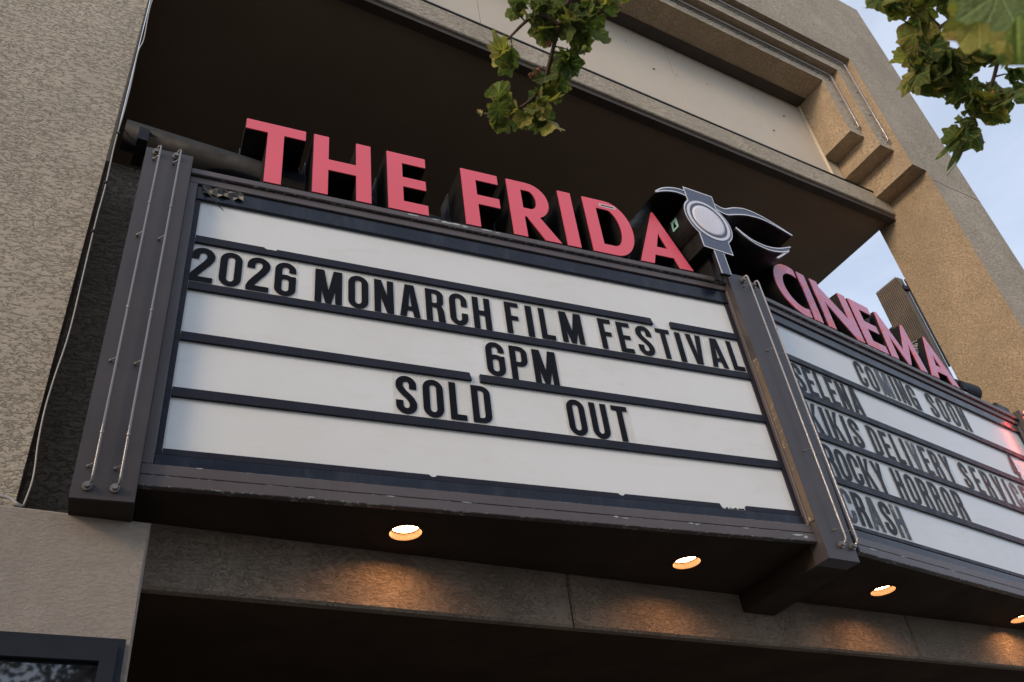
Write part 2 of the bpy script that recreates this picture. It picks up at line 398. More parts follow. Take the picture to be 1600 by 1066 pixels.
def tube(path, r, n=8, cap=True):
    """round tube along world points; r a number or list"""
    P = [Vector(p_) for p_ in path]; V, Fc = [], []
    up = Vector((.13, .2, 1)).normalized(); prev = None
    for i, p_ in enumerate(P):
        d = (P[min(i+1, len(P)-1)]-P[max(i-1, 0)]).normalized()
        if prev is None:
            a = d.cross(up)
            if a.length < .1: a = d.cross(Vector((1, 0, 0)))
            a.normalize()
        else: a = (prev - d*prev.dot(d)).normalized()
        prev = a; b_ = d.cross(a); rad = r[i] if isinstance(r, (list, tuple)) else r
        V += [p_ + (a*cos(2*pi*k/n)+b_*sin(2*pi*k/n))*rad for k in range(n)]
    for i in range(len(P)-1):
        for k in range(n): Fc.append((i*n+k, i*n+(k+1) % n, (i+1)*n+(k+1) % n, (i+1)*n+k))
    if cap: Fc.append(tuple(range(n-1, -1, -1))); Fc.append(tuple(range((len(P)-1)*n, len(P)*n)))
    return V, Fc

# ---------------------------------------------------------------- ground
tag(part('pavement', box(-40, 60, -1.2, 12, -.3, 0), M_concrete), kind='structure')
tag(part('road', box(-40, 60, -14, -1.203, -.42, -.13), M_asphalt), kind='structure')
tag(part('far_pavement', box(-40, 60, -22, -14.003, -.3, 0), M_concrete), kind='structure')
tag(part('ground', ([(-600, -600, -.45), (600, -600, -.45), (600, 600, -.45), (-600, 600, -.45)], [(0, 1, 2, 3)]), M_asphalt), kind='structure')
tag(part('lane_line', box(-40, 60, -7.65, -7.53, -.13, -.126), M_line), kind='structure')

# ---------------------------------------------------------------- cinema building
FX = Fr((0, 0, 0), 0)
bld = empty('cinema_building', (5, 3.95, 0), 'tan stucco building with a stepped portal and dark loggia behind the marquee', 'building')
def fy(ops, y0, y1): return FX.ext(ops, -y1, -y0)
facade = part('portal_wall', fy([(1, rect(-6, 3.655, 11.16, 15.47)), (-1, rect(.234, 10.555, 9.796, 13.1)), (-1, rect(-.058, 3.6, 10.09, 10.555)), (-1, [(11.17, 15.6), (11.17, 15.47), (10.9, 15.6)])], 3.95, 4.96), [M_stucco, M_stucco_ochre], bld)
part('portal_step', fy([(1, rect(.2, 10.985, 9.806, 13.12)), (-1, rect(.522, 10.9, 9.508, 12.80))], 4.075, 4.77), [M_stucco, M_stucco_ochre], bld)
part('portal_step', fy([(1, rect(.49, 11.32, 9.518, 12.82)), (-1, rect(.81, 11.2, 9.214, 12.55))], 4.222, 4.772), [M_stucco, M_stucco_ochre], bld)
# bring the step between the jamb halves
part('window_head', box(.80, 9.22, 4.60, 4.77, 12.535, 12.56), M_trim, bld)
part('window_frame', box(9.196, 9.212, 4.735, 4.775, 10.67, 12.53), M_panel, bld)
xs = [-.05, 1.72, 3.40, 4.91, 6.532, 8.149, 9.79]
for a, b_ in zip(xs[:-1], xs[1:]):
    part('cladding_panel', FX.bevbox(a+.004, b_-.004, 10.55, 12.62, -4.86, -4.779, .003), M_panel, bld)
part('panel_backing', box(-.05, 9.79, 4.862, 4.9, 10.5, 12.7), M_void, bld)
part('ledge_beam', FX.bevbox(-.055, 10.088, 10.31, 10.655, -4.955, -4.63, .012), M_stucco, bld)
part('ledge_gap_shadow', box(-.055, 9.79, 4.622, 4.80, 10.657, 10.682), M_black, bld)  # black strip drawn for the shadowed gap between ledge and panels
part('ceiling_lip', box(-.055, 10.07, 4.665, 4.78, 10.235, 10.308), M_trim, bld)
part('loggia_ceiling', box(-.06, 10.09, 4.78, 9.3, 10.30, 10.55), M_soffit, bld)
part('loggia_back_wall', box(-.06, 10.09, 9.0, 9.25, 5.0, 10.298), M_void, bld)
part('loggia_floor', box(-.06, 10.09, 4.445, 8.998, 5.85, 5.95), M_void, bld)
part('return_wall', box(-.40, -.066, 4.962, 9.0, 3.4, 10.298), M_stucco, bld)
part('lower_pier', FX.bevbox(-6, .503, 0, 3.645, -4.6, -3.90, .012), M_stucco_fine, bld)
part('right_pier_base', box(10.09, 11.16, 3.953, 4.957, 0, 3.653), M_stucco, bld)
for a, b_ in ((.505, 2.918), (2.926, 5.944), (5.952, 8.97), (8.978, 10.088)):
    part('beam_segment', FX.bevbox(a, b_, 3.436, 3.95, -4.20, -4.139, .014), M_stucco_beam, bld)
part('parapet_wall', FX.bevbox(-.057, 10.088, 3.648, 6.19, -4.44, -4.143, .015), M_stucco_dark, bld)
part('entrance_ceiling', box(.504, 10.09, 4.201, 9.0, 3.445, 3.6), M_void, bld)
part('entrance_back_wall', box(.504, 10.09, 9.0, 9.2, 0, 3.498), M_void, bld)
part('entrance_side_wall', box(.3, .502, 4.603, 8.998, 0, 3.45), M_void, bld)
# neon tubing on the two steps, with clips
def neon(path, mat, r, clips, par, clipdir):
    o = part('neon_tube', tube(path, r, 10), mat, par, True)
    for c_ in clips:
        c_ = Vector(c_); part('tube_clip', join(tube([c_, c_+Vector(clipdir)], .0045, 6), tube([c_+Vector(clipdir)*.85, c_+Vector(clipdir)], .014, 8)), M_steel, o)
    return o
for X, Z, Y, zb, wall in ((9.722, 13.02, 4.035, 11.16, 4.075), (9.436, 12.745, 4.182, 11.50, 4.222)):
    rad = .06
    arc = [(X-rad+rad*sin(a), Y, Z-rad+rad*cos(a)) for a in [i*pi/2/6 for i in range(7)]]
    neon([(.9, Y, Z)]+arc[:1]+arc[1:]+[(X, Y, zb), (X, Y+.02, zb-.02), (X, wall+.004, zb-.025)], M_tubew, .013,
         [(x, Y, Z) for x in [1.5+.55*i for i in range(15)]]+[(X, Y, z) for z in [zb+.12, zb+.65, zb+1.2]], bld, (-.03, wall-Y, -.05))
# joint score in the pier face
part('pier_joint', box(10.10, 11.161, 3.9475, 3.951, 10.358, 10.366), M_black, bld)

# small dead moths and grime on the upper panels
for k, (x, z, s_) in enumerate(((6.134, 11.715, .035), (6.57, 11.837, .016), (8.695, 12.043, .035), (8.267, 11.481, .032), (7.169, 11.975, .014), (5.765, 12.141, .014), (3.1, 11.6, .03), (4.2, 11.3, .02))):
    g = ([(x, 4.778, z), (x-s_, 4.765, z-s_*.7), (x-s_*.2, 4.772, z+s_*.2), (x+s_*.9, 4.765, z+s_*.9), (x+s_*.5, 4.770, z-s_*.2)], [(0, 1, 2), (0, 2, 3), (0, 3, 4), (2, 1, 0), (3, 2, 0), (4, 3, 0)])
    tag(part('moth', g, M_void), ['small dark moth on the cream panel left of the middle joint', 'tiny dark speck moth just right of a panel joint on the cream panel', 'dark moth highest near the right end of the cream panels', 'dark moth low on the right end of the cream panels', 'tiny moth in the middle of the wide cream panel', 'tiny moth high up beside the left leaves on the cream panel', 'dark moth at the top edge of the picture left of the hanging leaves', 'small moth behind the hanging leaves on the cream panel'][k], 'moth', 'moths resting on the cream panels')

# pale cable hanging down the wall corner
cp = [(-.031, 8.6), (-.024, 7.9), (-.034, 7.6), (-.022, 7.22), (-.036, 7.06), (-.029, 6.7), (-.028, 6.44), (-.033, 6.11), (-.025, 5.72), (-.027, 5.43), (-.022, 5.02), (-.018, 4.63), (-.032, 4.35), (-.037, 4.16), (-.030, 3.985), (-.014, 3.80), (-.024, 3.66)]
cab = empty('hanging_cable', (-.03, 3.925, 3.65), 'thin pale cable hanging down the corner of the tall left wall', 'cable')
part('cable_run', tube(bez([(x, 3.925, z) for x, z in cp], 6), .0042, 6), M_cable, cab, True)
for z in (6.2, 5.75, 5.35): part('cable_clip', tube([(-.028, 3.925, z-.008), (-.028, 3.925, z+.008)], .010, 8), M_black, cab)
cb2 = part('ledge_cable', tube(bez([(-.6, 3.92, 3.69), (-.25, 3.92, 3.682), (-.13, 3.915, 3.688), (-.08, 3.91, 3.680), (-.05, 3.905, 3.656), (-.03, 3.915, 3.652)], 8), .008, 6), M_cable, None, True)
tag(cb2, 'white cable lying along the ledge of the lower left pier', 'cable')

# round pipe behind the sign letters
duct = empty('steel_pipe', (4.2, 4.03, 6.31), 'slate grey round pipe running behind the pink letters', 'pipe')
part('pipe_tube', tube([(.0, 4.02, 6.315), (8.32, 4.02, 6.28)], .10, 28), M_duct, duct, True)
for x in (.11, 4.2, 8.0): part('pipe_saddle', box(x-.03, x+.03, 3.905, 4.135, 6.192, 6.30), M_duct, duct)

# ---------------------------------------------------------------- marquee
FL = Fr((4.25, 3.308, 0), -6.8)      # left board plane, u runs from -3.88 to 0
FR_ = Fr((4.62, 3.349, 0), 6.8)      # right board plane, u from 0 to 3.88
mq = empty('marquee', (4.43, 3.9, 3.75), 'brown metal V-shaped cinema marquee with two white letter boards', 'marquee')
E = mq
Lq = FL.p(-4.10, 0); Rq = FR_.p(4.10, 0)
plan = [(Lq.x, 4.132), (Lq.x, Lq.y+.035), (4.24, 3.345), (4.60, 3.38), (Rq.x, Rq.y+.035), (Rq.x, 4.132)]
LAMPS = [(1.757, 3.885), (3.573, 3.79), (5.335, 3.80), (7.112, 3.943)]
def hull(z0, z1, ops):
    P, T, Ed = shape(ops); n = len(P)
    V = [(x, y, z1) for x, y in P]+[(x, y, z0) for x, y in P]
    return V, [tuple(t_) for t_ in T]+[tuple(i+n for i in reversed(t_)) for t_ in T]+[(b_, a_, a_+n, b_+n) for a_, b_ in Ed]
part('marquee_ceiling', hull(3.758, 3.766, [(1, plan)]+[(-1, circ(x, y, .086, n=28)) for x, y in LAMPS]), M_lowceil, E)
inner = [(Lq.x+.03, 4.12), (Lq.x+.03, Lq.y+.11), (4.24, 3.42), (4.60, 3.44), (Rq.x-.03, Rq.y+.11), (Rq.x-.03, 4.12)]
part('sign_cabinet', hull(3.95, 5.86, [(1, inner)]), M_black, E)
for x, y in ((2.6, 0), (6.3, 0), (8.0, 0)):
    pass
# dropped fin below the middle column
V = [(4.215, 3.30, z) for z in (3.63, 3.756)]+[(4.478, 3.30, z) for z in (3.63, 3.756)]+[(4.57, 4.137, z) for z in (3.64, 3.756)]+[(4.29, 4.137, z) for z in (3.64, 3.756)]
part('ceiling_fin', (V, [(0, 1, 3, 2), (2, 3, 5, 4), (4, 5, 7, 6), (6, 7, 1, 0), (0, 2, 4, 6), (1, 7, 5, 3)]), M_lowceil, E)

RZ = [(5.389, 5.338), (5.050, 4.998), (4.692, 4.642), (4.337, 4.287), (3.972, 3.945)]
RZL = [(5.389, 5.338), (5.035, 4.985), (4.683, 4.631), (4.327, 4.274), (3.969, 3.937)]
def board(fr, u0, u1, wu0, wu1, top, rz, gaps, label, notch):
    face = part('sign_board', fr.box(wu0-.03, wu1+.03, 3.90, top+.06, -.06, -.045), M_white, E)
    face['label'] = label
    part('upper_band', fr.bevbox(wu0-.03, wu1+.03, top, top+.115, -.04, -.022, .004), M_band, face)
    part('lower_band', fr.bevbox(wu0-.03, wu1+.03, 3.862, 3.936, -.04, -.022, .004), M_band, face)
    # enamelled frame: two profiles top and bottom, one at each side
    part('frame_rail', fr.bevbox(u0, u1, 3.750, 3.806, -.034, .004, .004), M_frame, face)
    part('frame_rail', fr.bevbox(u0, u1, 3.809, 3.866, -.034, 0., .004), M_frame, face)
    part('frame_rail', fr.bevbox(u0, u1, 5.855, 5.903, -.12, .012, .005), M_frame, face)
    part('frame_rail', fr.bevbox(u0, u1, 5.797, 5.852, -.12, -.008, .004), M_frame, face)
    part('frame_stile', fr.bevbox(u0, wu0-.030, 3.868, 5.795, -.12, -.004, .004), M_frame, face)
    part('frame_stile', fr.bevbox(wu1+.030, u1, 3.868, 5.795, -.12, -.004, .004), M_frame, face)
    part('edge_bead', fr.box(wu0-.028, wu0, 3.94, top, -.044, -.03), M_rail, face)
    part('edge_bead', fr.box(wu1, wu1+.028, 3.94, top, -.044, -.03), M_rail, face)
    for i, (z1, z0) in enumerate(rz):
        segs = [(wu0+.002, wu1-.002)]
        for k, a, b_ in gaps:
            if k == i:
                s0 = segs.pop(); segs += [(s0[0], a), (b_, s0[1])]
        for a, b_ in segs:
            ops = [(1, [(a, z0), (b_, z0), (b_-.012, z1), (a+.0, z1)])]
            for k, x in notch:
                if k == i and a < x < b_:
                    ops.append((-1, circ(x, z1+.004, .022, .016, 14)))
                    if k == 0: ops.append((-1, rect(x, z1-.010, x+.05, z1+.02)))
            part('letter_rail', fr.ext(ops, -.044, -.026), M_rail, face)
    return face
BL = board(FL, -3.877, -.002, -3.795, -.085, 5.682, RZL, [(0, -.786, -.640), (2, -2.182, -2.128), (4, -.65, -.469)], 'left white letter board with four black rails', [(0, -3.39), (4, -2.46), (4, -1.33)])
BR = board(FR_, .002, 3.877, .08, 3.80, 5.705, RZ, [], 'right white letter board reflecting the sky', [])
# ragged tape left in the gap of the lowest rail
g = []
for i in range(26):
    u = -.64+.165*i/26; z = 3.945+random.uniform(-.004, .004)
    g.append(FL.box(u, u+random.uniform(.003, .008), z, z+random.uniform(.004, .013), -.044, -.0425))
tp = part('tape_residue', join(*g), M_ink, BL); tp['kind'] = 'stuff'
# crumpled plastic in the upper left corner
V = []
for i in range(9):
    for j in range(4):
        V.append(FL.p(-3.80+i*.03, 5.80-j*.022-.010*abs(sin(i*1.3)), -.015+.014*sin(i*2.1+j*1.7)+.008*random.random()))
part('torn_plastic', (V, [(i*4+j, i*4+j+1, i*4+j+5, i*4+j+4) for i in range(8) for j in range(3)]), M_plastic, BL)
part('torn_wire', tube(bez([FL.p(-3.78, 5.73, 0), FL.p(-3.74, 5.68, .02), FL.p(-3.71, 5.64, .01), FL.p(-3.665, 5.60, .0)], 5), .003, 5), M_black, BL)

# bare patches where the enamel has flaked off
def flake(fr, u, z, w, du, dz, seed, par):
    rnd = random.Random(seed); n_ = 15; P_ = []
    for i in range(n_):
        a = 2*pi*i/n_; q = rnd.uniform(.45, 1.05); P_.append((u+du*q*cos(a), z+dz*q*sin(a)))
    part('bare_patch', fr.ext([(1, P_)], w, w+.0012), [M_flake, M_flake], par)
for k, (u, z, w, du, dz) in enumerate(((-2.50, 5.888, .0121, .05, .007), (-2.34, 5.890, .0121, .035, .006), (-2.27, 5.882, .0121, .045, .011), (-2.20, 5.886, .0121, .05, .010), (-2.13, 5.880, .0121, .03, .012), (-1.98, 5.888, .0121, .05, .007), (-1.90, 5.884, .0121, .02, .006),
                                      (-1.42, 3.800, .0041, .022, .007), (-1.36, 3.796, .0041, .028, .004), (-.93, 3.800, .0041, .02, .006), (-.89, 3.797, .0041, .02, .005), (-.55, 3.80, .0041, .028, .004), (-.17, 3.785, .0041, .05, .008), (-.12, 3.775, .0041, .022, .012), (-3.62, 3.862, .0001, .02, .003),
                                      (-2.7, 3.803, .0041, .03, .003), (-2.3, 3.806, .0041, .04, .003), (-3.1, 3.760, .0041, .02, .003))):
    flake(FL, u, z, w, du, dz, k, BL)
for k, (u, z, w, du, dz) in enumerate(((.16, 3.795, .0041, .05, .008), (1.0, 5.889, .0121, .05, .007), (1.35, 5.887, .0121, .05, .009), (1.46, 5.888, .0121, .04, .008), (1.62, 5.887, .0121, .05, .009), (1.78, 5.889, .0121, .05, .007), (2.9, 5.885, .0121, .06, .012), (.5, 3.806, .0041, .06, .003), (1.1, 3.804, .0041, .05, .003))):
    flake(FR_, u, z, w, du, dz, 40+k, BR)

# columns
def boltset(fr, pts, w, par, r=.021):
    for u, z in pts:
        c0 = fr.p(u, z, w); d = fr.w
        part('tube_socket', join(tube([c0, c0+d*.012], r, 14), tube([c0+d*.012, c0+d*.03], r*.62, 12)), M_steel, par, False)
def column(fr, u0, u1, tubes, mat, label, poly=None, w=.05, z0=3.636, z1=5.957):
    ops = [(1, poly or rect(u0, z0, u1, z1))]
    geo = fr.ext(ops, -.06 if poly else -.20, w)
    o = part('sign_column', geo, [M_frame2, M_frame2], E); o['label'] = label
    if not poly: part('column_underside', fr.box(u0+.002, u1-.002, z0-.004, z0-.001, -.20, w-.004), M_lowceil, o)  # dark plate that puts the shade under the column into its colour
    for u, a, b_ in tubes:
        tw = w+.045; rd = .03
        path = [fr.p(u, b_+.0, w+.004), fr.p(u, b_+.012, tw-.016), fr.p(u, b_, tw)]
        path = [fr.p(u-.022, b_-.03, w+.006), fr.p(u-.012, b_+.0, w+.03), fr.p(u, b_+.004, tw-.006), fr.p(u, b_-.02, tw)]
        path += [fr.p(u, a+(b_-a)*k/6, tw) for k in range(5, 0, -1)]
        path += [fr.p(u, a+.03, tw), fr.p(u, a+.008, tw-.008), fr.p(u-.006, a, tw-.02), fr.p(u-.016, a-.008, w+.006)]
        nt_ = part('neon_tube', tube(path, .0062, 10), mat, o, True)
        for z in (a+(b_-a)*.11, a+(b_-a)*.44, a+(b_-a)*.78): part('tube_sleeve', tube([fr.p(u, z-.006, tw), fr.p(u, z+.006, tw)], .0088, 10), M_steel, nt_)
        for z in (a+.09, a+(b_-a)*.30, a+(b_-a)*.68, b_-.09):
            part('tube_clip', join(tube([fr.p(u-.030, z, w), fr.p(u-.030, z, w+.014)], .0065, 8), tube([fr.p(u-.030, z, w+.012), fr.p(u, z+.002, tw)], .0025, 6)), M_steel, nt_)
    boltset(fr, [(u-.016, a-.008) for u, a, b_ in tubes]+[(u-.022, b_-.03) for u, a, b_ in tubes], w, o)
    return o
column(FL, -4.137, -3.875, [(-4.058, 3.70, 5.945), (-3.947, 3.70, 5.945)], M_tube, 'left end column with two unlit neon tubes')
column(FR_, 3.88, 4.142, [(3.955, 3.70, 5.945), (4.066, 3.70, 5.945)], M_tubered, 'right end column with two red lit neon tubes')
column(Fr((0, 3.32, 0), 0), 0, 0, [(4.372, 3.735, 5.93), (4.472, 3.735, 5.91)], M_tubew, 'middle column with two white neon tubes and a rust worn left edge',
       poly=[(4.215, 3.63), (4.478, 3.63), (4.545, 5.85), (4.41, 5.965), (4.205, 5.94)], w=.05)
part('worn_edge', box(4.2085, 4.2135, 3.272, 3.355, 3.88, 5.84), M_rust, E)
# black end cap above the right column
part('corner_block', FR_.box(3.62, 3.876, 5.906, 6.02, -.20, -.03), M_black, E)

# ---------------------------------------------------------------- downlights
for k, (x, y) in enumerate(LAMPS):
    lb = ['recessed downlight nearest the left end of the marquee ceiling, lit orange', 'second lit downlight, left of the middle fin under the marquee', 'lit downlight just right of the middle fin under the marquee', 'lit downlight at the right edge of the picture under the marquee'][k]
    L_ = empty('downlight', (x, y, 3.76), lb, 'ceiling light', 'lit downlights in the marquee ceiling')
    n = 28
    def ring(r, z): return [(x+r*cos(2*pi*i/n), y+r*sin(2*pi*i/n), z) for i in range(n)]
    V = ring(.108, 3.7575)+ring(.105, 3.7525)+ring(.086, 3.7520)+ring(.0855, 3.7575)
    part('trim_ring', (V, [(a*n+i, a*n+(i+1) % n, (a+1)*n+(i+1) % n, (a+1)*n+i) for a in range(3) for i in range(n)]), M_lowceil, L_)
    V = ring(.0857, 3.754)+ring(.084, 3.80)+ring(.076, 3.83)
    part('lamp_can', (V, [(a*n+i, a*n+(i+1) % n, (a+1)*n+(i+1) % n, (a+1)*n+i) for a in range(2) for i in range(n)]), M_can, L_, True)
    V = ring(.074, 3.792)+ring(.05, 3.788)+ring(.02, 3.786)+[(x, y, 3.7855)]
    part('lamp_bulb', (V, [(a*n+i, a*n+(i+1) % n, (a+1)*n+(i+1) % n, (a+1)*n+i) for a in range(2) for i in range(n)]+[(2*n+i, 2*n+(i+1) % n, 3*n) for i in range(n)]), M_bulb, L_, True)
    part('lamp_cap', hull(3.832, 3.84, [(1, circ(x, y, .09, n=20))]), M_black, L_)

# ---------------------------------------------------------------- glyphs
t_ = .158; th = .14
def g_O(w): return [(1, rrect(0, 0, w, 1, w/2, .24)), (-1, rrect(t_, th, w-t_, 1-th, (w-2*t_)/2, .09))]
def S_path(w, t):
    a = t/2; b_ = w-t/2; c = w/2; e = .075
    P = [(b_, .655), (b_, .75)]
    P += [(c+(b_-c)*cos(radians(q)), .765+(1-e-.765)*sin(radians(q))) for q in range(0, 181, 20)]
    P += [(a+.005, .70), (a+.05, .61), (c-.03, .53), (c+.05, .455), (b_-.04, .375), (b_-.003, .29)]
    P += [(c+(b_-c)*cos(radians(q)), .225-(.225-e)*sin(radians(q))) for q in range(0, 181, 20)]
    P += [(a, .25), (a, .345)]
    return P
GL = {}
def glyph(ch):
    if ch in GL: return GL[ch]
    w = .455
    if ch in 'O0': w = .47; ops = g_O(w)
    elif ch == 'C': ops = g_O(w)+[(-1, rect(w/2+.02, .385, w+.05, .60)), ]
    elif ch == 'G': ops = g_O(w)+[(-1, rect(w/2+.02, .50, w+.05, .62)), (1, rect(w/2-.01, .37, w, .50)), (1, rect(w-.13, .0, w, .5))]
    elif ch == 'D': ops = [(1, rrect(0, 0, w, 1, .22, .20, corners=(1, 1, 0, 0))), (-1, rrect(t_, .13, w-t_, .87, .07, .08, corners=(1, 1, 0, 0)))]
    elif ch == 'U': ops = [(1, rrect(0, 0, w, 1, w/2, .24, corners=(1, 0, 0, 1))), (-1, rrect(t_, th, w-t_, 1.1, (w-2*t_)/2, .09, corners=(1, 0, 0, 1)))]
    elif ch == 'S': w = .47; ops = stroke(S_path(w, .165), .165, .15)
    elif ch == '2':
        w = .50
        P = [(.085, .655), (.085, .74)]+[(.25+.165*cos(radians(q)), .755+.17*sin(radians(q))) for q in range(180, -1, -20)]+[(.405, .68), (.34, .55), (.22, .38), (.11, .20), (.09, .10)]
        ops = stroke(P, .17, .15)+[(1, rect(0, 0, w-.01, .15)), (-1, rect(-.2, -.2, w+.2, 0))]
    elif ch == '6': w = .47; ops = g_O(w)+[(-1, rect(t_+.02, .60, w+.05, .70)), (1, rrect(0, 0, w, .63, w/2, .22)), (1, rect(0, .3, t_, .75)), (-1, rrect(t_, th, w-t_, .50, (w-2*t_)/2, .07))]
    elif ch == 'P': ops = [(1, rrect(0, .40, w, 1, .21, .20, corners=(1, 1, 0, 0))), (1, rect(0, 0, t_, 1)), (-1, rrect(t_, .53, w-t_, .87, .06, .07, corners=(1, 1, 0, 0)))]
    elif ch == 'R': ops = [(1, rrect(0, .44, w-.01, 1, .2, .18, corners=(1, 1, 0, 0))), (1, rect(0, 0, t_, 1)), (-1, rrect(t_, .57, w-t_-.01, .87, .06, .07, corners=(1, 1, 0, 0))),
                           (1, [(t_, .56), (t_, .44), (.235, .44), (.27, .40), (.285, .30), (.30, 0), (w+.02, 0), (w-.005, .34), (w-.04, .45), (w-.10, .52)])]
    elif ch == 'M': w = .62; q = .155; ops = [(1, rect(0, 0, q, 1)), (1, rect(w-q, 0, w, 1)), (1, [(0.02, 1), (.20, 1), (w/2+.07, .0), (w/2-.07, 0)]), (1, [(w-.02, 1), (w-.20, 1), (w/2-.07, 0), (w/2+.07, 0)])]
    elif ch == 'N': w = .46; q = .155; ops = [(1, rect(0, 0, q, 1)), (1, rect(w-q, 0, w, 1)), (1, [(0, 1), (q+.01, 1), (w, 0), (w-q-.01, 0)])]
    elif ch == 'A': w = .50; ops = [(1, [(0, 0), (w/2-.11, 1), (w/2+.11, 1), (w, 0)]), (-1, [(.155, -.01), (.19, .19), (w-.19, .19), (w-.155, -.01)]), (-1, [(.215, .32), (w/2, .78), (w-.215, .32)])]
    elif ch == 'H': w = .46; ops = [(1, rect(0, 0, t_, 1)), (1, rect(w-t_, 0, w, 1)), (1, rect(0, .43, w, .585))]
    elif ch == 'F': w = .37; ops = [(1, rect(0, 0, t_, 1)), (1, rect(0, .86, w, 1)), (1, rect(0, .43, w-.03, .57))]
    elif ch == 'E': w = .39; ops = [(1, rect(0, 0, t_, 1)), (1, rect(0, .86, w, 1)), (1, rect(0, .435, w-.03, .57)), (1, rect(0, 0, w, .14))]
    elif ch == 'L': w = .38; ops = [(1, rect(0, 0, t_, 1)), (1, rect(0, 0, w, .15))]
    elif ch == 'I': w = .175; ops = [(1, rect(0, 0, w, 1))]
    elif ch == 'T': w = .43; ops = [(1, rect(0, .86, w, 1)), (1, rect(w/2-t_/2, 0, w/2+t_/2, 1))]
    elif ch == 'V': w = .48; ops = [(1, [(0, 1), (.165, 1), (w/2, .30), (w-.165, 1), (w, 1), (w/2+.10, 0), (w/2-.10, 0)])]
    elif ch == 'Y': w = .48; ops = [(1, [(0, 1), (.17, 1), (w/2, .62), (w-.17, 1), (w, 1), (w/2+t_/2, .42), (w/2+t_/2, 0), (w/2-t_/2, 0), (w/2-t_/2, .42)])]
    elif ch == 'K': w = .50; ops = [(1, rect(0, 0, t_, 1)), (1, [(t_-.02, .36), (.33, 1), (w, 1), (.29, .56), (w+.01, 0), (w-.18, 0), (.20, .42)])]
    elif ch == '4': w = .48; ops = [(1, [(0, .18), (0, .32), (.22, 1), (.40, 1), (.40, 0), (.24, 0), (.24, .18)]), (1, rect(.0, .18, w, .32)), (-1, [(.12, .32), (.24, .72), (.24, .32)])]
    GL[ch] = (ops, w); return GL[ch]
ORD = ['first', 'second', 'third', 'fourth', 'fifth', 'sixth', 'seventh', 'eighth']
HL = .258
def word(fr, text, u0, u1, zb, wnum, nwords, row, side, old=(), frame_rot=0):
    ws = [glyph(c_)[1]*HL for c_ in text]
    gap = (u1-u0-sum(ws))/max(1, len(text)-1) if len(text) > 1 else .035
    u = u0
    if gap < .012:                                    # narrow hand setting: squeeze the glyphs a little
        k = (u1-u0-.016*(len(text)-1))/sum(ws); ws = [x*k for x in ws]; gap = .016
    else: k = 1.
    for i, c_ in enumerate(text):
        ops, w = glyph(c_); dz = random.uniform(-.003, .003)
        what = 'digit' if c_.isdigit() else 'letter'
        if len(text) == 1: lab = 'black digit 4 at the right end of the second row, right board'
        else: lab = 'black %s %s, %s in %s%s row, %s board' % (what, c_, ORD[i], (ORD[wnum]+' word of ' if nwords > 1 else ''), ORD[row], side)
        if i in old: lab = 'flaking '+lab
        o = bpy.data.objects.new('marquee_letter', None); o.empty_display_size = .05
        o.location = fr.p(u+ws[i]/2, zb-.015, -.03); o.rotation_euler = (0, random.uniform(-.008, .008), fr.a); COL.objects.link(o)
        tag(o, lab, 'sign letter', 'changeable black letters on the white boards')
        g_ = max(.006, min(gap*.45, .02))
        z1 = zb+HL+.018
        part('clear_tile', fr.box(u-g_, u+ws[i]+g_, zb-.014, z1, -.0425, -.0405), M_tile, o)
        geo = fr.ext(ops, -.0400, -.0388, (u, zb+dz), (HL*k, HL))
        part('glyph', geo[:2], M_inkold if i in old else M_ink, o)
        u += ws[i]+gap
# left board
word(FL, '2026', -3.80, -3.218, 5.052, 0, 4, 0, 'left')
word(FL, 'MONARCH', -3.108, -2.004, 5.052, 1, 4, 0, 'left')
word(FL, 'FILM', -1.902, -1.355, 5.054, 2, 4, 0, 'left')
word(FL, 'FESTIVAL', -1.226, -.097, 5.056, 3, 4, 0, 'left')
word(FL, '6PM', -2.070, -1.598, 4.695, 0, 1, 1, 'left')
word(FL, 'SOLD', -2.643, -2.075, 4.345, 0, 2, 2, 'left')
word(FL, 'OUT', -1.582, -1.160, 4.342, 1, 2, 2, 'left')
# right board
word(FR_, 'COMING', 1.072, 1.94, 5.425, 0, 2, 0, 'right', (2,))
word(FR_, 'SOON', 2.12, 2.755, 5.428, 1, 2, 0, 'right')
word(FR_, 'SELENA', .088, .918, 5.066, 0, 1, 1, 'right')
word(FR_, '4', 3.20, 3.32, 5.066, 1, 2, 1, 'right')
word(FR_, 'KIKIS', .090, .712, 4.708, 0, 3, 2, 'right')
word(FR_, 'DELIVERY', .828, 1.95, 4.708, 1, 3, 2, 'right', (4,))
word(FR_, 'SERVICE', 2.10, 3.22, 4.708, 2, 3, 2, 'right', (5,))
word(FR_, 'ROCKY', .088, .790, 4.352, 0, 2, 3, 'right')
word(FR_, 'HORROR', .915, 1.855, 4.352, 1, 2, 3, 'right')
word(FR_, 'CRASH', .088, .806, 4.000, 0, 1, 4, 'right', (0, 2, 4))

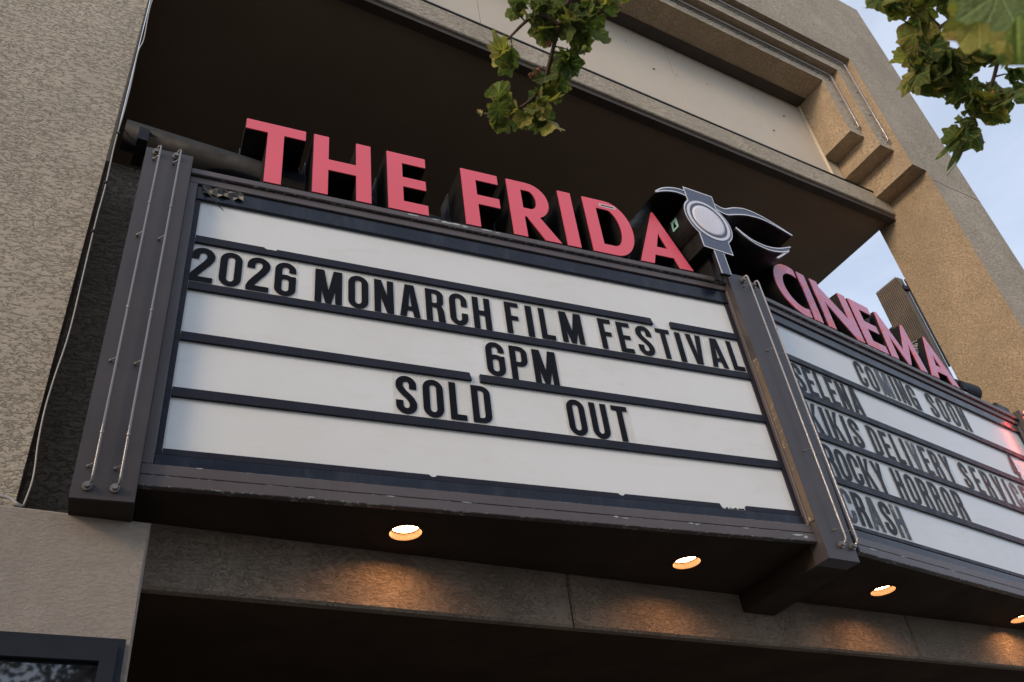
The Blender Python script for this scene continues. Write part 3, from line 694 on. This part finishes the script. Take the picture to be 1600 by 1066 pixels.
# ---------------------------------------------------------------- channel letters
def fut(ch):
    s_ = .185; b_ = .165
    if ch == 'T': w = .675; return [(1, rect(0, 1-b_, w, 1)), (1, rect(w/2-s_/2, 0, w/2+s_/2, 1))], w
    if ch == 'H': w = .675; s_ = .175; return [(1, rect(0, 0, s_, 1)), (1, rect(w-s_, 0, w, 1)), (1, rect(0, .42, w, .60))], w
    if ch == 'E': w = .48; return [(1, rect(0, 0, s_, 1)), (1, rect(0, 1-b_, w, 1)), (1, rect(0, .42, w-.01, .585)), (1, rect(0, 0, w, b_))], w
    if ch == 'F': w = .485; return [(1, rect(0, 0, s_, 1)), (1, rect(0, 1-b_, w, 1)), (1, rect(0, .40, w-.01, .565))], w
    if ch == 'R': w = .63; return [(1, rrect(0, .36, .56, 1, .32, .32, corners=(1, 1, 0, 0))), (1, rect(0, 0, s_, 1)), (-1, rrect(s_, .515, .385, .85, .165, .165, corners=(1, 1, 0, 0))), (1, [(.20, .40), (.38, .42), (w+.02, 0), (w-.20, 0)])], w
    if ch == 'I': w = .19; return [(1, rect(0, 0, w, 1))], w
    if ch == 'D': w = .70; return [(1, rrect(0, 0, w, 1, .50, .499, n=12, corners=(1, 1, 0, 0))), (-1, rrect(s_, b_, w-.185, 1-b_, .33, .334, n=12, corners=(1, 1, 0, 0)))], w
    if ch == 'A': w = .80; return [(1, [(0, 0), (w/2-.014, 1), (w/2+.014, 1), (w, 0)]), (-1, [(.20, -.01), (.255, .17), (w-.255, .17), (w-.20, -.01)]), (-1, [(.315, .325), (w/2, .60), (w-.315, .325)])], w
    if ch == 'C': w = .66; return [(1, circ(.52, .5, .52, .515, 64)), (-1, circ(.54, .5, .335, .345, 48)), (-1, rect(w, -.1, 1.2, 1.1)), (-1, [(.50, .5), (w+.1, .77), (w+.1, .23)])], w
    if ch == 'N': w = .90; return [(1, rect(0, 0, .18, 1)), (1, rect(w-.18, 0, w, 1)), (1, [(0, 1), (.06, 1), (w, .0), (w-.06, 0)]), (1, [(0, 1.0), (.10, 1.0), (w-.03, .0), (w-.12, .0)]), (1, [(0, 1), (.0, .78), (w-.18, .0), (w, 0), (w, .24), (.06, 1)])], w
    if ch == 'M': w = 1.02; return [(1, [(.0, 0), (.10, 1), (.17, 1), (w/2, .30), (w-.17, 1), (w-.10, 1), (w, 0), (w-.19, 0), (w-.225, .54), (w/2+.03, 0), (w/2-.03, 0), (.225, .54), (.19, 0)])], w
def chan(fr, ch, u0, u1, zb, H, old, label, scrib=False):
    ops, w = fut(ch); sx = (u1-u0)/w
    o = bpy.data.objects.new('channel_letter', None); o.location = fr.p((u0+u1)/2, zb, 0); o.rotation_euler = (0, 0, fr.a); o.empty_display_size = .05
    COL.objects.link(o); tag(o, label, 'sign letter', 'pink channel letters standing on the marquee')
    W0 = -.015
    part('letter_face', fr.ext(ops, W0-.004, W0+.004, (u0, zb), (sx, H)), [M_pinkold if old else M_pink]*2, o)
    part('letter_return', fr.ext(ops, W0-.27, W0-.0045, (u0-.003, zb-.004), (sx*(1+.006/(u1-u0)), H*(1+.008/H))), [M_black, M_black], o)
    cx, cz = (u0+u1)/2, zb+H/2; k = 1.05
    part('letter_backing', fr.ext(ops, W0-.42, W0-.272, (cx-(cx-u0)*k-.0, zb+.006), (sx*k, H*1.02)), [M_back, M_back], o)
    # clear feet joining the letter to the frame
    return o
for ch, a, b_, lb in (('T', -3.593, -3.208, 'the first word'), ('H', -3.153, -2.767, 'the first word'), ('E', -2.652, -2.377, 'the first word'),
                      ('F', -2.110, -1.831, 'the second word'), ('R', -1.758, -1.402, 'the second word'), ('I', -1.343, -1.238, 'the second word'), ('D', -1.137, -.755, 'the second word'), ('A', -.750, -.297, 'the second word')):
    o = chan(FL, ch, a, b_, 5.940, .572, False, 'pink letter %s in %s above the left board' % (ch, lb))
    if ch == 'D':
        part('sticker', FL.box(-1.00, -.86, 6.44, 6.475, -.0105, -.0095), M_stkwhite, o)
        part('sticker', FL.box(-.985, -.875, 6.452, 6.463, -.0092, -.0088), M_ink, o)
for ch, a, b_ in (('C', .325, .672), ('I', .712, .818), ('N', .895, 1.392), ('E', 1.445, 1.745), ('M', 1.795, 2.355), ('A', 2.425, 2.895)):
    o = chan(FR_, ch, a, b_, 5.948, .545, True, 'faded pink letter %s with red patches in the word above the right board' % ch)
    if ch in 'EMA':
        # chalky marker loops on the black side
        # scribble lies on the left side of the letter
        rnd = random.Random(ord(ch)); path = []
        for i in range(34):
            q = i/33; path.append(FR_.p(0, 6.475-.20*q+.020*sin(i*1.15), -.115-.02*q+.042*cos(i*1.15+.5*sin(i*.4))))
        off = {'E': a-.008, 'M': a+.047, 'A': a+.226}[ch]; slope = {'E': 0, 'M': .1*.56/.545, 'A': .386*(b_-a)/.8/.545}[ch]
        pp = []
        for i, p_ in enumerate(path):
            dz = p_.z-(5.948+.545)
            pp.append(p_+FR_.u*(off+dz*slope-(.012 if ch != 'E' else 0)))
        part('marker_scribble', tube(bez([tuple(p_) for p_ in pp], 4), .0036, 5), M_scrib, o)

# ---------------------------------------------------------------- eye emblem
FE = Fr((0, 3.22, 0), 0)
em = empty('eye_emblem', (4.14, 3.25, 5.85), 'slate blue eye emblem with a round white lens above the middle column', 'sign emblem')
CX, CZ = 4.14, 6.42
band_o = [(3.978, 6.752), (4.286, 6.764), (4.286, 6.094), (3.990, 6.089)]
band_i = [(3.992, 6.738), (4.274, 6.750), (4.274, 6.108), (4.003, 6.103)]
body = [(1, band_o), (1, circ(CX, CZ, .236))]
part('emblem_body', FE.ext(body, -.012, .006), [M_outline, M_black], em)
part('emblem_field', FE.ext([(1, band_i), (1, circ(CX, CZ, .224))], .006, .0085), [M_slate, M_slate], em)
part('lens_ring', FE.ext([(1, circ(CX, CZ, .208)), (-1, circ(CX, CZ, .184))], .0085, .012), [M_outline, M_outline], em)
n = 40; V = []
rings = [(.157, .009), (.156, .0125), (.135, .0135), (.09, .0142), (.04, .0145)]
for r_, w_ in rings: V += [FE.p(CX+r_*cos(2*pi*i/n), CZ+r_*sin(2*pi*i/n), w_) for i in range(n)]
V.append(FE.p(CX, CZ, .0146))
part('round_lens', (V, [(a*n+i, a*n+(i+1) % n, (a+1)*n+(i+1) % n, (a+1)*n+i) for a in range(len(rings)-1) for i in range(n)]+[((len(rings)-1)*n+i, (len(rings)-1)*n+(i+1) % n, len(rings)*n) for i in range(n)]), M_lens, em, True)
part('emblem_housing', FE.ext([(1, circ(CX, CZ, .225)), (1, [(3.99, 6.74), (4.275, 6.75), (4.275, 6.10), (4.0, 6.10)])], -.36, -.0125), [M_black, M_black], em)
part('sticker', ([(CX-.2325*cos(a), 3.22+y, CZ+.2325*sin(a)) for a in (radians(-12), radians(14)) for y in (.10, .17)], [(0, 1, 3, 2)]), M_sticker, em)
part('sticker_mark', ([(CX-.2322*cos(a), 3.22+y, CZ+.2322*sin(a)) for a, y in ((radians(-8), .115), (radians(-6), .155), (radians(3), .142), (radians(9), .130), (radians(2), .125))], [(0, 1, 2, 3, 4)]), M_ink, em)
post = [(4.087, 6.088), (4.192, 6.088), (4.192, 5.87), (4.087, 5.85)]
part('emblem_post', FE.ext([(1, post)], -.03, .002), [M_outline, M_black], em)
part('post_field', FE.ext([(1, [(4.099, 6.087), (4.180, 6.087), (4.180, 5.86), (4.099, 5.85)])], .002, .0045), [M_slate, M_slate], em)
def brow(top, bot, deep, name):
    T_ = bez(top, 8); B_ = bez(bot, 8); poly = T_+B_[::-1]
    o = part(name, FE.ext([(1, poly)], -.012, .004), [M_slate, M_slate], em)
    part('brow_outline', FE.ext(ribbon(T_, .011, .011)+ribbon(B_, .011, .011), .0042, .0075), [M_outline, M_outline], o)
    part('brow_return', FE.ext([(1, poly)], -deep, -.0125), [M_black, M_black], o)
    part('brow_backing', FE.ext([(1, [(x+.005, z+.01) for x, z in poly])], -deep-.10, -deep-.001), [M_back, M_back], o)
brow([(3.655, 6.553), (3.74, 6.625), (3.846, 6.676), (3.92, 6.695), (3.985, 6.70)], [(3.658, 6.549), (3.75, 6.600), (3.846, 6.636), (3.92, 6.648), (3.985, 6.640)], .33, 'left_brow')
brow([(4.280, 6.675), (4.381, 6.658), (4.511, 6.723), (4.648, 6.762), (4.806, 6.752), (4.96, 6.708), (5.133, 6.641)], [(4.285, 6.610), (4.383, 6.594), (4.481, 6.632), (4.60, 6.678), (4.685, 6.698), (4.80, 6.712), (4.93, 6.695), (5.13, 6.638)], .36, 'right_brow')
lid_t = [(4.440, 6.468), (4.525, 6.410), (4.60, 6.376), (4.738, 6.363), (4.88, 6.395), (5.040, 6.470)]
lid_b = [(4.440, 6.460), (4.525, 6.388), (4.626, 6.342), (4.76, 6.330), (4.90, 6.362), (5.000, 6.410)]
def lid():
    T_ = bez(lid_t, 8); B_ = bez(lid_b, 8)
    poly = T_+[(5.0, 6.42)]+B_[::-1][1:]
    o = part('lower_lid', FE.ext([(1, T_+B_[::-1])], -.012, .004), [M_slate, M_slate], em)
    part('brow_outline', FE.ext(ribbon(T_, .010, .010)+ribbon(B_, .010, .010), .0042, .0075), [M_outline, M_outline], o)
    part('lid_tail', FE.ext([(1, [(5.040, 6.472), (5.00, 6.405), (4.83, 6.27), (4.805, 6.27), (4.94, 6.375)])], -.012, .003), [M_outline, M_outline], o)
    part('lid_return', FE.ext([(1, T_+B_[::-1])], -.36, -.0125), [M_black, M_black], o)
    part('lid_backing', FE.ext([(1, [(x, z+.01) for x, z in T_+B_[::-1]])], -.50, -.361), [M_back, M_back], o)
lid()
part('emblem_bracket', box(4.10, 4.18, 3.30, 3.9, 5.86, 6.12), M_black, em)
part('emblem_bracket', box(4.5, 4.54, 3.58, 3.95, 5.86, 6.38), M_black, em)

# ---------------------------------------------------------------- poster case
pc = empty('poster_case', (-.1, 3.85, 1.8), 'dark framed poster case on the lower left pier with a tree reflected in its glass', 'poster case')
part('case_frame', FX.ext([(1, rect(-.75, 1.70, .470, 3.086)), (-1, rect(-.66, 1.80, .384, 2.992))], -3.898, -3.855), [M_case, M_case], pc)
part('case_frame', FX.ext([(1, rect(-.72, 1.73, .440, 3.055)), (-1, rect(-.655, 1.806, .379, 2.987))], -3.8545, -3.838), [M_case, M_case], pc)
part('glass_pane', box(-.66, .384, 3.872, 3.880, 1.80, 2.992), M_glass, pc)

# ---------------------------------------------------------------- corrugated screen seen through the loggia
cs = empty('metal_screen', (16, 8.3, 11), 'brown corrugated metal screen seen behind the loggia opening', 'metal screen')
ya, yb, zt = 8.02, 8.62, 14.02
V, Fc = [], []
N = 34
for i in range(N+1):
    y = ya+(yb-ya+.9)*i/N; x = 16+(.0, .028, .028, .0)[i % 4]
    V += [(x, y, 9.0), (x, y, zt)]
Fc = [(2*i, 2*i+1, 2*i+3, 2*i+2) for i in range(N)]
nv = len(V)//2
V2 = [(15.97+.045*(1 if (i//2) % 2 else 0)+.001*(i % 2), ya+.60*i/52, z) for i in range(53) for z in (9.0, zt)]
part('corrugated_sheet', (V2, [(2*i, 2*i+1, 2*i+3, 2*i+2) for i in range(52)]), M_corr, cs)
part('screen_core', box(16.024, 16.20, ya+.004, yb, 9.0, zt-.01), M_corr, cs)
part('screen_bracket', join(box(16.02, 16.32, ya-.05, ya-.005, 13.62, 13.74), box(16.24, 16.29, ya-.10, ya-.0, 13.2, 14.0), tube([(16.2, ya-.03, 11.5), (16.2, ya-.03, 13.6)], .025, 8)), M_black, cs)
part('screen_cap', box(15.97, 16.2, yb+.001, yb+.10, 9, 13.0), M_duct, cs)

# ---------------------------------------------------------------- leafy branches
def leaf_mesh(seed, curl, fold, wave, narrow=1.):
    rnd = random.Random(seed)
    lobes = [(0, 1.0), (.62, .86), (-.62, .86), (1.28, .62), (-1.28, .62), (2.2, .30), (-2.2, .30)]
    na = 44; R = []
    for i in range(na):
        a = -pi+2*pi*(i+.5)/na
        am = (.13, .06, .10)[seed % 3]; r_ = (.99-am+am*cos(6.3*a)-.03*cos(19*a))*(1-.68*math.exp(-((pi-abs(a))/.42)**2))*(1-.14*abs(a)/pi)
        R.append((a, r_*(1+rnd.uniform(-.05, .05))))
    V = [Vector((0, 0, 0))]; rings_ = (.35, .7, 1.)
    ph = rnd.uniform(0, 6)
    for q in rings_:
        for a, r_ in R:
            x = sin(a)*r_*q*narrow; y = cos(a)*r_*q; d = r_*q
            z = -curl*d*d - fold*abs(x)*(-1) + wave*d*d*sin(a*5+ph) + wave*.6*d*sin(a*9+ph*2)
            V.append(Vector((x, y, z)))
    if curl > .8:                                      # curled like a scroll
        for v in V:
            k = v.y*1.9; r_ = .5; v.y, v.z = r_*sin(k), v.z+r_*(cos(k)-1)
    Fc = [(0, 1+i, 1+(i+1) % na) for i in range(na)]
    for k in range(2):
        for i in range(na):
            a = 1+k*na+i; b_ = 1+k*na+(i+1) % na; Fc.append((a, a+na, b_+na, b_))
    return V, Fc
LM = {}
def leaf_data(kind, v):
    key = (kind, v)
    if key not in LM:
        curl, fold, wave = [(.15, .25, .05), (.35, .1, .09), (-.2, .5, .08), (.5, -.3, .12), (.1, .8, .10), (.95, .2, .14), (1.1, -.3, .2), (.3, .4, .16)][v]
        V, Fc = leaf_mesh(v*7+3, curl, fold, wave, (1., .95, .9, 1., .8, .7, .6, .85)[v])
        LM[key] = mesh('leaf', V, Fc, [kind], smooth=True)
    return LM[key]
def leaf(par, c, size, tipdir, normal, kind, v):
    me = leaf_data(kind, v); o = bpy.data.objects.new('leaf', me)
    y = Vector(tipdir).normalized(); z = Vector(normal); z = (z-y*z.dot(y)).normalized(); x = y.cross(z)
    Mx = Matrix((x, y, z)).transposed().to_4x4()
    o.location = Vector(c)-Vector(par.location); o.rotation_euler = Mx.to_euler(); o.scale = (size,)*3
    o.parent = par; COL.objects.link(o); return o
TOC = Vector((-.43, -.65, -.62))                       # roughly from the boughs down to the street
def bough(name, stems, centres, per, size, spread, seed, label):
    rnd = random.Random(seed); base = stems[0][0]
    B = empty(name, base, label, 'tree branch')
    allp = []
    for st in stems:
        P = bez(st, 6); n_ = len(P); part('branch_stem', tube(P, [.0075*(1-.75*i/n_)+.0012 for i in range(n_)], 6), M_bark, B, True); allp += [Vector(p_) for p_ in P]
    tw = []
    for c_, m_ in centres:
        c_ = Vector(c_)
        q = min(allp, key=lambda p_: (p_-c_).length)
        mid = (c_+q)/2+Vector((rnd.uniform(-.01, .01), rnd.uniform(-.01, .01), .015))
        part('twig', tube([q, mid, c_], [.0028, .0022, .0015], 5), M_bark, B, True)
        for k in range(max(1, int(per*m_))):
            p_ = c_+Vector((rnd.gauss(0, spread), rnd.gauss(0, spread), rnd.gauss(0, spread)))
            out = (p_-q); out = out.normalized() if out.length > 1e-4 else Vector((0, 0, -1))
            tip = out*.5+Vector((rnd.uniform(-.7, .7), rnd.uniform(-.7, .7), rnd.uniform(-1.1, .25)))
            nrm = TOC*.9+Vector((rnd.gauss(0, .5), rnd.gauss(0, .5), rnd.gauss(0, .5)))
            if rnd.random() < .4: nrm = -nrm
            kind = M_leafy if rnd.random() < .30 else M_leaf
            v = rnd.choice((0, 0, 1, 2, 3, 4, 7, 7, 5, 6, 3, 5))
            leaf(B, p_, size*rnd.uniform(.55, 1.15), tip, nrm, kind, v)
    return B
stemL = [(1.049, .836, 4.108), (1.065, .966, 4.053), (1.071, 1.104, 3.99), (1.083, 1.203, 3.935), (1.087, 1.272, 3.895), (1.039, 1.355, 3.869), (.958, 1.409, 3.872)]
cL = [((.931, 1.139, 4.032), 1), ((.992, 1.114, 4.02), 1), ((1.046, 1.074, 4.015), 1.4), ((1.103, 1.041, 4.004), 1.4), ((1.163, .995, 3.994), 1), ((1.191, .969, 3.991), .6),
      ((1.107, 1.091, 3.979), 1.3), ((1.159, 1.069, 3.964), 1), ((1.05, 1.125, 3.989), 1.2), ((.969, 1.223, 3.975), .6), ((.95, 1.251, 3.968), .8), ((1.103, 1.192, 3.931), .8), ((1.141, 1.16, 3.929), 1), ((1.151, 1.137, 3.936), 1),
      ((1.076, 1.225, 3.926), .5), ((1.085, 1.29, 3.886), .8), ((1.129, 1.247, 3.888), 1), ((.98, 1.366, 3.889), 1), ((1.0, 1.385, 3.86), 1), ((1.078, 1.321, 3.871), 1), ((1.115, 1.319, 3.85), 1), ((1.053, 1.361, 3.859), 1), ((1.09, 1.341, 3.845), .8)]
bL = bough('tree_branch', [stemL, [(1.071, 1.104, 3.99), (1.0, 1.12, 4.02), (.95, 1.21, 3.99)]], cL, 4.3, .050, .014, 5, 'hanging leafy twig with curled yellowing leaves in front of the dark ceiling')
for c_ in ((1.058, 1.235, 3.925), (1.045, 1.25, 3.915), (1.06, 1.16, 3.965)):
    g = []
    for k in range(9):
        a = random.uniform(0, 6.28); d = Vector((cos(a), sin(a), random.uniform(-.5, .5)))*.010
        g.append(tube([Vector(c_), Vector(c_)+d], [.003, .0045], 5))
    part('dry_bud', join(*g), M_bloom, bL)
g = []
for k in range(7):
    a = k*.5-1.2; g.append(tube([Vector((.952, 1.41, 3.872)), Vector((.952-.02*cos(a), 1.41, 3.872+.02*sin(a)))], [.0018, .0008], 4))
part('pale_blossom', join(*g), paint('pale_blossom_petal', (.55, .48, .2), .6), bL)
stemR = [(1.92, .186, 3.679), (1.97, .312, 3.615), (1.993, .433, 3.568), (2.025, .528, 3.511), (2.033, .592, 3.482), (2.03, .679, 3.456)]
stemR2 = [(1.931, .28, 3.658), (1.897, .456, 3.659), (1.875, .548, 3.656), (1.89, .626, 3.619)]
cR = [((1.745, .564, 3.775), .5), ((1.782, .538, 3.752), 1), ((1.815, .522, 3.73), 1), ((1.838, .492, 3.72), 1), ((1.86, .463, 3.70), 1), ((1.889, .445, 3.675), 1), ((1.85, .536, 3.683), 1), ((1.881, .57, 3.644), 1.2), ((1.867, .602, 3.648), 1),
      ((1.915, .584, 3.608), 1.2), ((1.897, .637, 3.608), 1.2), ((1.936, .618, 3.576), 1.2), ((1.945, .554, 3.586), 1.2), ((1.977, .578, 3.547), .9), ((1.971, .519, 3.569), 1), ((1.996, .484, 3.553), .8), ((1.965, .425, 3.599), 1),
      ((2.002, .423, 3.561), 1), ((2.038, .55, 3.489), 1), ((2.027, .581, 3.493), 1.1), ((2.055, .578, 3.462), 1), ((2.053, .626, 3.448), .7), ((2.031, .668, 3.458), .9), ((2.075, .511, 3.46), .8), ((2.054, .478, 3.492), .8)]
bR = bough('tree_branch', [stemR, stemR2], cR, 4.6, .052, .014, 11, 'dark leafy branch against the sky at the upper right of the building')
g = []
for k in range(12):
    a = random.uniform(0, 6.28); d = Vector((cos(a), sin(a), random.uniform(-.8, .4)))*.013
    g.append(tube([Vector((2.035, .54, 3.49)), Vector((2.035, .54, 3.49))+d], [.003, .004], 5))
part('dry_bud', join(*g), M_bloom, bR)
nb = empty('tree_branch', (.80, .05, 2.46), 'large out of focus green leaves closest to the camera at the upper right corner', 'tree branch')
part('branch_stem', tube(bez([(.80, .02, 2.47), (.79, .10, 2.44), (.775, .17, 2.43)], 5), .003, 6), M_bark, nb, True)
for c_, s_, tip, nrm, v, kd in (((.759, .144, 2.433), .048, (-.58, .76, -.28), (-.75, -.35, -.5), 0, M_leafn), ((.768, .146, 2.462), .042, (.19, .65, -.73), (-.6, .3, -.75), 4, M_leafn),
                            ((.792, .112, 2.418), .034, (-.37, .9, .21), (-.6, -.1, -.8), 1, M_leafn), ((.880, .156, 2.529), .085, (.14, .54, -.83), (-.85, -.1, -.2), 4, M_leaf),
                            ((.829, .188, 2.497), .042, (-.43, .88, .20), (-.5, -.4, -.7), 2, M_leafy)):
    leaf(nb, c_, s_, tip, nrm, kd, v)

# ---------------------------------------------------------------- the street tree the boughs belong to (behind the camera)
tr = empty('street_tree', (-.6, -2.4, 0), 'leafy street tree at the kerb whose boughs hang over the pavement', 'tree')
rt = random.Random(3)
part('trunk', tube(bez([(-.6, -2.4, 0), (-.55, -2.35, 1.4), (-.65, -2.3, 2.8), (-.5, -2.2, 4.2), (-.6, -2.3, 6.2)], 5), [.17-.006*i for i in range(21)], 12), M_bark, tr, True)
for P_ in ([(-.62, -2.3, 2.9), (.1, -1.6, 4.0), (.9, -.6, 4.6), (1.03, .5, 4.35), (1.049, .836, 4.108)], [(-.55, -2.2, 3.6), (.6, -1.6, 4.2), (1.5, -.7, 4.3), (1.85, -.1, 4.0), (1.92, .186, 3.679)],
           [(-.6, -2.3, 3.4), (-1.8, -2.2, 4.5), (-2.8, -2.0, 5.4)], [(-.6, -2.3, 4.4), (-.7, -3.2, 5.4), (-.4, -4.0, 6.3)], [(.6, -1.6, 4.2), (.9, -.5, 3.2), (.82, -.06, 2.62), (.80, .02, 2.47)]):
    n_ = (len(P_)-1)*5+1; part('limb', tube(bez(P_, 5), [.055-.048*i/n_ for i in range(n_)], 7), M_bark, tr, True)
V, Fc = [], []
cl_ = [Vector((rt.uniform(-3.2, 1.6), rt.uniform(-4.2, -1.0), rt.uniform(3.8, 7.6))) for _ in range(150)]
for c_ in cl_:
    for k in range(100):
        p_ = c_+Vector((rt.gauss(0, .26), rt.gauss(0, .24), rt.gauss(0, .22))); 
        a = Vector((rt.uniform(-1, 1), rt.uniform(-1, 1), rt.uniform(-1, .3))).normalized()*.07; b_ = a.cross(Vector((rt.uniform(-1, 1), rt.uniform(-1, 1), rt.uniform(-1, 1)))).normalized()*.035
        k0 = len(V); V += [p_-a*.5, p_+b_, p_+a, p_-b_]; Fc.append((k0, k0+1, k0+2, k0+3))
cw = part('crown', (V, Fc), paint('crown_leaves', (.055, .085, .03), .6, .3, 4), tr); cw['kind'] = 'stuff'

# ---------------------------------------------------------------- render settings
SC.render.engine = 'CYCLES'
SC.cycles.max_bounces = 8; SC.cycles.diffuse_bounces = 4
